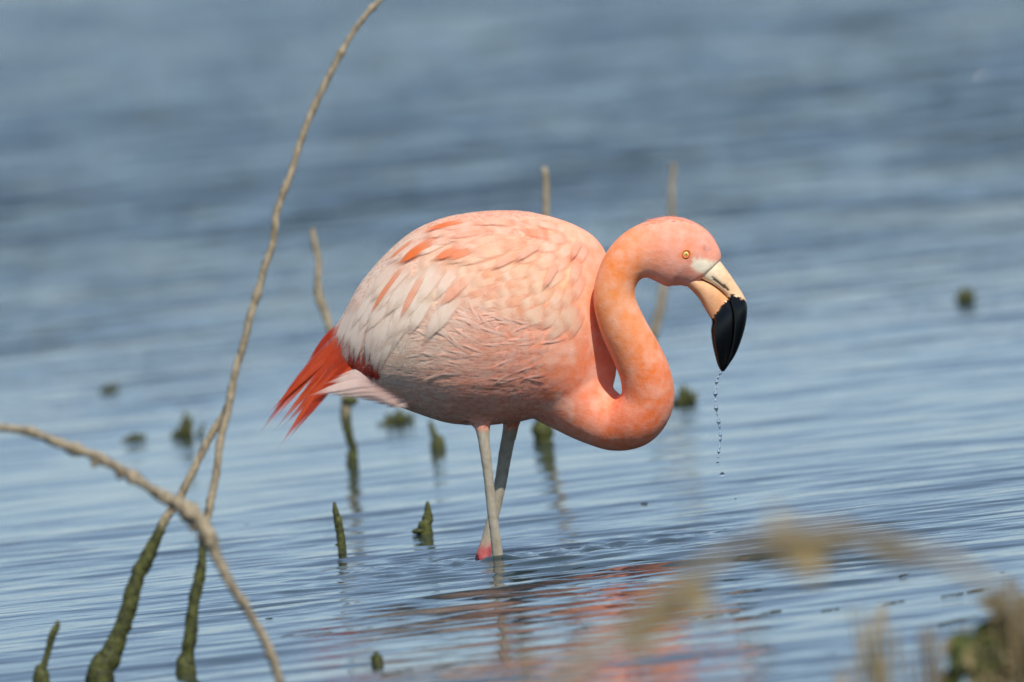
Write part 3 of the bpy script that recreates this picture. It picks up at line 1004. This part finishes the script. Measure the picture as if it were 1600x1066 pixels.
# ------------------------------------------------------------------ stalks, stubs and twigs
def stalk(name, label, cat, base_px, pts, radii, mat, Y=None, group=None, jit=.14, seg=12, per=10, foot=None, extra=(), knots=(), parts=None, rough=1.0):
    """a stalk through photo pixels, standing in the plane of its own foot on the water"""
    w = on_water(*base_px) if Y is None else None
    Y0 = w.y if Y is None else Y
    k = (Y0 + D) / D                                     # pixel size grows with distance
    P = [np.array(at(x, y, Y0)) for x, y in pts]
    if Y is None:
        P = [P[0] + np.array([0, 0, -.25]), P[0] + np.array([0, 0, -.012])] + P[1:]          # goes on down to the lake bed
        radii = [radii[0] * 1.5, radii[0] * 1.1] + list(radii)[1:]
    q = catmull(np.concatenate([np.array(P), np.array(radii)[:, None] * S * k], 1), per)
    origin = np.array([P[0][0], Y0, 0 if Y is None else P[0][2]])
    root = link(name, None, loc=origin)
    r = q[:, 3].copy()
    for kx, ks, kr in knots:                             # swollen joints
        i0 = kx * (len(q) - 1)
        r *= 1 + kr * np.exp(-((np.arange(len(q)) - i0) / ks) ** 2)
    q[:, :3] += np.stack([.0022 * N1(q[:, :3], 22.0), .003 * N2(q[:, :3], 18.0), 0 * q[:, 0]], 1) * k * rough
    V, F = sweep(q[:, :3] - origin, r, None, seg, jit, base_px[0] * .01)
    link('stem', mesh('stem', V, F), root, mat)
    tag(root, label, cat, group)
    return root, origin, Y0, k
def add_branch(root, origin, Y0, k, pts, radii, mat, name='side_shoot'):
    q = catmull([(*at(x, y, Y0), r * S * k) for (x, y), r in zip(pts, radii)], 8)
    V, F = sweep(q[:, :3] - origin, q[:, 3], None, 8, .15, pts[0][0] * .01)
    link(name, mesh(name, V, F), root, mat)
def add_lump(root, origin, Y0, k, x, y, r, mat, name='growth', stretch=1.0, flat=1.0):
    V, F = blob(np.array(at(x, y, Y0)) - origin, r * S * k, stretch, x * .3 + y, 18, 12, .0)
    V = [v for v in V]
    c = np.array(at(x, y, Y0)) - origin
    out = []
    for v in V:
        d = (v - c) * np.array([flat, flat, 1])
        out.append(c + d * (1 + .38 * float(N1(v + x, 30.0 / k)) + .28 * float(N2(v + y, 75.0 / k))))
    link(name, mesh(name, out, F), root, mat)

# the tall stalk and the thinner one leaning on it
s = stalk('tall_stalk', 'tall thin dry stalk arching over, with a dark green foot in the water', 'stalk', (290, 1045),
          [(290, 1049), (294, 1025), (303, 940), (310, 895), (318, 850), (326, 800), (336, 740), (347, 680), (358, 630), (372, 572), (388, 515), (405, 455), (420, 395), (437, 325), (455, 265), (474, 213), (497, 155), (522, 102), (548, 58), (575, 20), (600, -6), (640, -40), (676, -60)],
          [15, 11, 9.5, 8.5, 6, 6.5, 6, 6, 6.2, 6, 5.8, 5.6, 5.6, 5.4, 5.2, 5.2, 5, 5, 4.6, 4.4, 4, 3.4, 2.2], M_STEM, jit=.24, knots=((.52, 1.6, .35), (.63, 1.4, .3), (.73, 1.4, .35), (.8, 1.5, .4), (.88, 1.3, .4)), rough=1.5)
s = stalk('leaning_stalk', 'dry stalk with thick mossy green lower half, leaning on the tall stalk', 'stalk', (155, 1055),
          [(155, 1060), (170, 1030), (186, 990), (202, 950), (214, 905), (228, 878), (243, 845), (258, 812), (274, 788), (290, 758), (308, 722), (330, 682), (350, 648), (361, 622), (366, 600)],
          [19, 17, 13, 13, 11, 12, 9, 7, 6.5, 6.2, 6, 6, 6, 5, 2.5], M_STEM, jit=.20, seg=16)
stalk('dark_shoot', 'short dark shoot with pointed tip beside the mossy leaning stalk', 'shoot', (66, 1062), [(64, 1064), (68, 1042), (74, 1018), (80, 995), (88, 978), (91, 970)], [13, 6, 5, 6, 5, 2], M_ALGAE, jit=.2)
for pts, rr, lab in [([(533, 853), (531, 835), (528, 815), (524, 800), (522, 785)], [6.5, 6.5, 6.5, 5, 2.5], 'slim upright algae covered stub left of the flamingo legs'),
                     ([(664, 831), (666, 820), (668, 808), (667, 796), (667, 784)], [11, 9, 8, 5, 2.5], 'squat tapering algae covered stub next to the flamingo legs')]:
    s = stalk('mossy_stub', lab, 'stub', pts[0], pts, rr, M_ALGAE, group='algae covered stubs in the lake', jit=.16)
    add_lump(*s, pts[0][0] - 5, pts[0][1] - 2, rr[0] * .9, M_ALGAE, 'algae_foot', .5, 1.3)
s = stalk('mossy_stub', 'tiny dark stub poking out of the water below the flamingo reflection', 'stub', (590, 1036), [(590, 1038), (589, 1028), (588, 1018)], [10, 7, 3], M_ALGAE, group='algae covered stubs in the lake', jit=.35)
# out-of-focus plants behind the bird
s = stalk('background_stalk', 'blurred crooked dry stalk rising behind the flamingo tail', 'stalk', (549, 724), [(549, 726), (551, 706), (545, 682), (541, 656), (541, 628), (536, 600), (528, 570), (516, 520), (508, 490), (500, 468), (497, 440), (497, 410), (492, 380), (489, 358)], [9, 7, 7, 8, 8, 6, 6, 6, 6.5, 7, 5.5, 5, 5, 4], M_STEMLOW, group='stalks behind the flamingo')
add_lump(*s, 546, 628, 11, M_ALGAE, 'algae_clump', .8, 1.3)
add_branch(*s, [(500, 470), (494, 463), (490, 452)], [4, 3.5, 2], M_STEM)
s = stalk('background_stalk', 'blurred upright stalk showing above the flamingo back', 'stalk', (848, 686), [(849, 688), (849, 660), (850, 600), (851, 500), (851, 400), (852, 330), (852, 262)], [13, 11, 7, 5.5, 5.5, 5.5, 4.5], M_STEMLOW, group='stalks behind the flamingo')
add_lump(*s, 849, 674, 14, M_ALGAE, 'algae_foot', 1.1, 1.0)
s = stalk('background_stalk', 'faint blurred greenish stalk behind the flamingo head and throat', 'stalk', (1004, 596), [(1004, 598), (1010, 565), (1020, 525), (1031, 480), (1040, 430), (1047, 370), (1050, 310), (1051, 256)], [7, 7, 7, 7, 6, 5, 4.5, 4], M_STEMLOW, group='stalks behind the flamingo')
for x, y, h, w, lab in [(288, 678, 26, 19, 'dark green weed clump standing in the lake beyond the leaning stalk'), (618, 658, 14, 26, 'low green weed clump under the flamingo belly'), (1066, 627, 20, 15, 'dark green weed clump behind the bend of the flamingo neck'),
                        (1505, 466, 12, 16, 'small faint weed clump far out in open water beyond the bill'), (167, 608, 5, 15, 'faint low weed clump far out beyond the dark green clump'), (208, 684, 5, 20, 'pale low weed patch beside the dark green clump')]:
    Wp = on_water(x, y); k = (Wp.y + D) / D
    root = tag(link('weed_clump', None, loc=Wp), lab, 'water weed', 'weed clumps beyond the flamingo')
    GB = Geo()
    for j in range(26):
        ox = rng.normal(0, w * .42)
        b0 = np.array([ox, rng.normal(0, w * .6), -6]) * S * k
        hh = h * (1.25 + .02 * ox - .9 * min(1, abs(ox - w * .2) / w)) * rng.uniform(.6, 1.1)
        b1 = b0 + np.array([rng.normal(2, w * .25), rng.normal(0, 5), max(hh, .5) + 6]) * S * k
        GB.add(*sweep([b0, (b0 + b1) / 2 + rng.normal(0, .002, 3), b1], np.array([4.5, 4, 1.2]) * S * k, None, 6, .2, j))
    link('shoots', GB.mesh('shoots'), root, M_ALGAE)
s = stalk('mossy_stub', 'thin blurred green shoot under the flamingo belly', 'shoot', (684, 698), [(686, 699), (682, 688), (676, 674), (671, 658)], [12, 6, 5, 3], M_ALGAE, group='algae covered stubs in the lake')

# out-of-focus twigs in front
s = stalk('bent_twig', 'blurred bare twig with a knotty joint, crossing in front of the stalks', 'twig', (150, 700),
          [(-90, 650), (-40, 658), (0, 668), (50, 676), (105, 697), (150, 714), (195, 737), (240, 768), (280, 790), (315, 822), (340, 868), (365, 915), (392, 960), (415, 1010), (436, 1066), (452, 1130), (466, 1210), (474, 1300)],
          [5, 5.5, 6, 6.5, 7, 7, 7, 8, 9.5, 11.5, 8, 7, 6.5, 6.5, 6.5, 6.5, 6.5, 6.5], M_TWIG, Y=-3.1, jit=.38, knots=((.49, 3, .55), (.555, 3, .6), (.17, 2, .3), (.25, 2, .45), (.31, 2, .3), (.37, 1.5, .45), (.43, 2, .3), (.68, 2, .3), (.78, 2, .25)), rough=1.8)
for (a_, b_) in [((150, 716), (146, 730)), ((184, 733), (188, 748)), ((292, 800), (302, 830)), ((268, 788), (258, 770))]:
    add_branch(*s, [a_, ((a_[0] + b_[0]) / 2, (a_[1] + b_[1]) / 2), b_], [7, 6, 4], M_TWIG, 'bud')
s = stalk('arching_twig', 'very blurred pale arching twig with dry leaves over the flamingo reflection', 'twig', (1250, 850),
          [(780, 1420), (815, 1230), (860, 1090), (915, 1030), (975, 980), (1035, 930), (1095, 890), (1160, 855), (1220, 832), (1280, 832), (1345, 845), (1410, 860), (1470, 872), (1530, 905), (1585, 945), (1640, 1010)],
          [10, 10, 10, 10, 11, 11, 11, 10, 11, 11, 11, 11, 10, 9, 8, 7], M_TWIG, Y=-9.2, jit=.2)
ar = s
def leaf(root, origin, Y0, k, x, y, L, W, ang, mat, name='leaf', tilt=0.4):
    """a cupped pointed blade"""
    c = np.array(at(x, y, Y0)) - origin
    d = np.array([math.cos(ang), 0.25 * math.sin(ang * 3), -math.sin(ang)])
    b = np.cross(d, np.array([0, 1, 0])) ; b /= np.linalg.norm(b)
    b = b * math.cos(tilt) + np.array([0, 1, 0]) * math.sin(tilt)
    V, F = [], []
    for i in range(7):
        t = i / 6
        w = W * S * k * math.sin(math.pi * min(.98, .08 + .9 * t)) ** .8
        m_ = c + d * L * S * k * t + np.array([0, 0, -.15 * L * S * k * t * t])
        V += [m_ - b * w, m_ + np.array([0, w * .35, 0]), m_ + b * w]
    for i in range(6):
        o = i * 3
        F += [(o, o + 1, o + 4, o + 3), (o + 1, o + 2, o + 5, o + 4)]
    link(name, mesh(name, V, F), root, mat)
for (x, y, L, W, an, mt) in [(1225, 832, 62, 24, 1.2, M_SEED), (1250, 838, 70, 26, .35, M_SEED), (1215, 840, 44, 18, 2.2, M_STRAW), (1290, 845, 60, 24, 2.6, M_SEED), (1265, 850, 52, 18, 1.5, M_STRAW), (1350, 846, 80, 22, .15, M_DARKWEED), (1375, 856, 66, 20, .35, M_TWIG), (1345, 852, 60, 16, .3, M_DARKWEED), (1225, 815, 50, 20, .9, M_SEED), (1240, 845, 44, 20, 1.4, M_SEED), (1210, 790, 40, 10, 1.5, M_TWIG),
                             (1090, 895, 60, 24, 1.8, M_SEED), (1060, 925, 66, 26, 2.2, M_SEED), (1010, 955, 66, 22, 2.0, M_SEED), (985, 975, 54, 20, 1.3, M_SEED), (1080, 930, 46, 18, .9, M_STRAW), (1300, 835, 40, 16, -.3, M_SEED)]:
    leaf(*ar, x, y, L, W, an, mt)
# bottom right: weeds on the near shore
def tuft(name, label, x0, x1, ybot, ytop, Y0, n, mat, rr=(5, 8), lean=.15, group='weeds on the near shore', seedy=False):
    origin = np.array(at((x0 + x1) / 2, ybot, Y0)); origin[2] = -.02
    root = tag(link(name, None, loc=origin), label, 'plant', group)
    k = (Y0 + D) / D
    GB = Geo()
    for j in range(n):
        x = rng.uniform(x0, x1)
        top = np.array(at(x + rng.normal(0, 10), ytop + abs(rng.normal(0, 34)), Y0 + rng.normal(0, .07))) - origin
        b0 = np.array([top[0] - rng.normal(0, lean) * .1, top[1], -.15])
        r = rng.uniform(*rr) * S * k
        md_ = (b0 + top) / 2 + rng.normal(0, .005, 3)
        GB.add(*sweep(catmull([b0, md_, top], 4), np.linspace(1, .45, 9) * r, None, 7, .2, j * 1.7))
    link('stems', GB.mesh('stems'), root, mat)
    return root, origin, Y0, k
tuft('dry_reed_tuft', 'blurred pale upright straw stems on the near shore', 1335, 1362, 1066, 945, -5.2, 9, M_STRAW, (3, 5))
tuft('dry_reed_tuft', 'blurred pair of taller straw stems right of the pale upright ones', 1374, 1398, 1066, 935, -5.7, 8, M_STRAW, (3, 5))
tuft('dry_reed_tuft', 'blurred short brown stems between the straw and the leafy weed', 1418, 1462, 1066, 975, -5.4, 12, M_BROWN, (3, 5.5))
tuft('dry_reed_tuft', 'blurred low straw stub standing alone under the arching twig', 812, 828, 1066, 1008, -6.4, 3, M_STRAW, (4, 6))
tuft('dry_reed_tuft', 'blurred low pale stubble at the near water edge', 1295, 1335, 1080, 1025, -5.5, 9, M_TWIG, (3, 5))
s = tuft('leafy_weed', 'blurred dark green leafy weed at the corner of the near shore', 1495, 1610, 1090, 970, -5.0, 16, M_BROWN, (3, 5))
for j in range(70):
    x = rng.uniform(1490, 1625)
    leaf(*s, x, rng.uniform(980, 1066) - max(0, x - 1560) * .55, rng.uniform(28, 52), rng.uniform(10, 17), rng.uniform(-.6, 3.7), M_LEAF if rng.random() < .6 else (M_DARKWEED if rng.random() < .6 else M_SEED), tilt=rng.uniform(-.8, .8))
s = tuft('tall_brown_weed', 'blurred taller brown weed stems rising behind the leafy weed', 1575, 1640, 1090, 900, -5.4, 18, M_BROWN, (3, 6))
for j in range(34):
    leaf(*s, rng.uniform(1570, 1640), rng.uniform(930, 1060), rng.uniform(30, 50), rng.uniform(9, 15), rng.uniform(-.6, 3.7), M_SEED if rng.random() < .45 else M_DARKWEED, tilt=rng.uniform(-.8, .8))

# floating scraps of weed
FLOAT_LABEL = {(386, 815): 'tiny dark speck of weed floating between the tall stalk and the slim stub', (490, 989): 'wide flat weed streak floating between the tall stalk and the tiny stub',
               (450, 990): 'small weed scrap at the end of the wide flat streak by the tall stalk', (512, 914): 'thin dark weed scrap floating in front of the slim upright stub',
               (1118, 957): 'long thin weed streak floating under the arching twig', (1132, 823): 'tiny dark weed scrap at the far end of the wake from the legs',
               (1005, 782): 'tiny weed speck floating beyond the wake, below the bend of the neck', (620, 1052): 'low weed streak floating right beside the tiny dark stub',
               (700, 1040): 'long low weed streak between the tiny dark stub and the lone straw stub', (420, 962): 'tiny weed speck floating beside the blurred bare twig', (905, 976): 'small weed scrap floating in the orange reflection'}
for i, (x, y, w, h) in enumerate([(386, 815, 7, 5), (490, 989, 34, 5), (512, 914, 13, 2.5), (450, 990, 12, 3), (1118, 957, 48, 4), (1205, 951, 20, 4), (1296, 946, 16, 5), (1395, 936, 22, 4), (1482, 925, 14, 6), (1520, 919, 34, 5),
                                 (1416, 894, 11, 2.5), (1566, 890, 6, 3.5), (1005, 782, 6, 3), (1132, 823, 6, 4), (1500, 966, 40, 4), (1290, 1018, 16, 3), (905, 976, 14, 3), (620, 1052, 24, 4), (700, 1040, 34, 3), (420, 962, 6, 3)]):
    p = on_water(x, y)
    k = (p.y + D) / D
    z = water_z(p.x, p.y)
    GW = Geo()
    ca, sa = math.cos(1.02), math.sin(1.02)
    for j in range(max(2, int(w / 3.2))):
        u0 = rng.uniform(-w, w) * (.9 if w > 8 else .4)
        r_ = rng.uniform(2.0, 4.6) * (1 - .5 * abs(u0) / (w + 1))
        V, F = blob((0, 0, 0), 1.0, 1.0, i * 3.7 + j, 10, 6, .0)
        out = []
        for v in V:
            n_ = 1 + .45 * float(N1(v + i * 2.3 + j, 1.6))
            u_, t_ = (v[0] * r_ * 2.6 * n_ + u0) * S * k, v[1] * r_ * 2.0 * n_ * S * k
            out.append((u_ * (1 if w > 8 else .6), (u_ * sa / ca * .8 if w > 8 else 0) + t_, v[2] * r_ * min(h, 5) / 5 * .55 * S * k * n_))
        GW.add(out, F)
    tag(link('floating_weed', GW.mesh('floating_weed'), None, M_DARKWEED, loc=(p.x, p.y, z)), FLOAT_LABEL.get((x, y), 'dark scrap of weed in the loose line floating off the near shore weeds'), 'floating weed', 'scraps of weed floating on the lake')
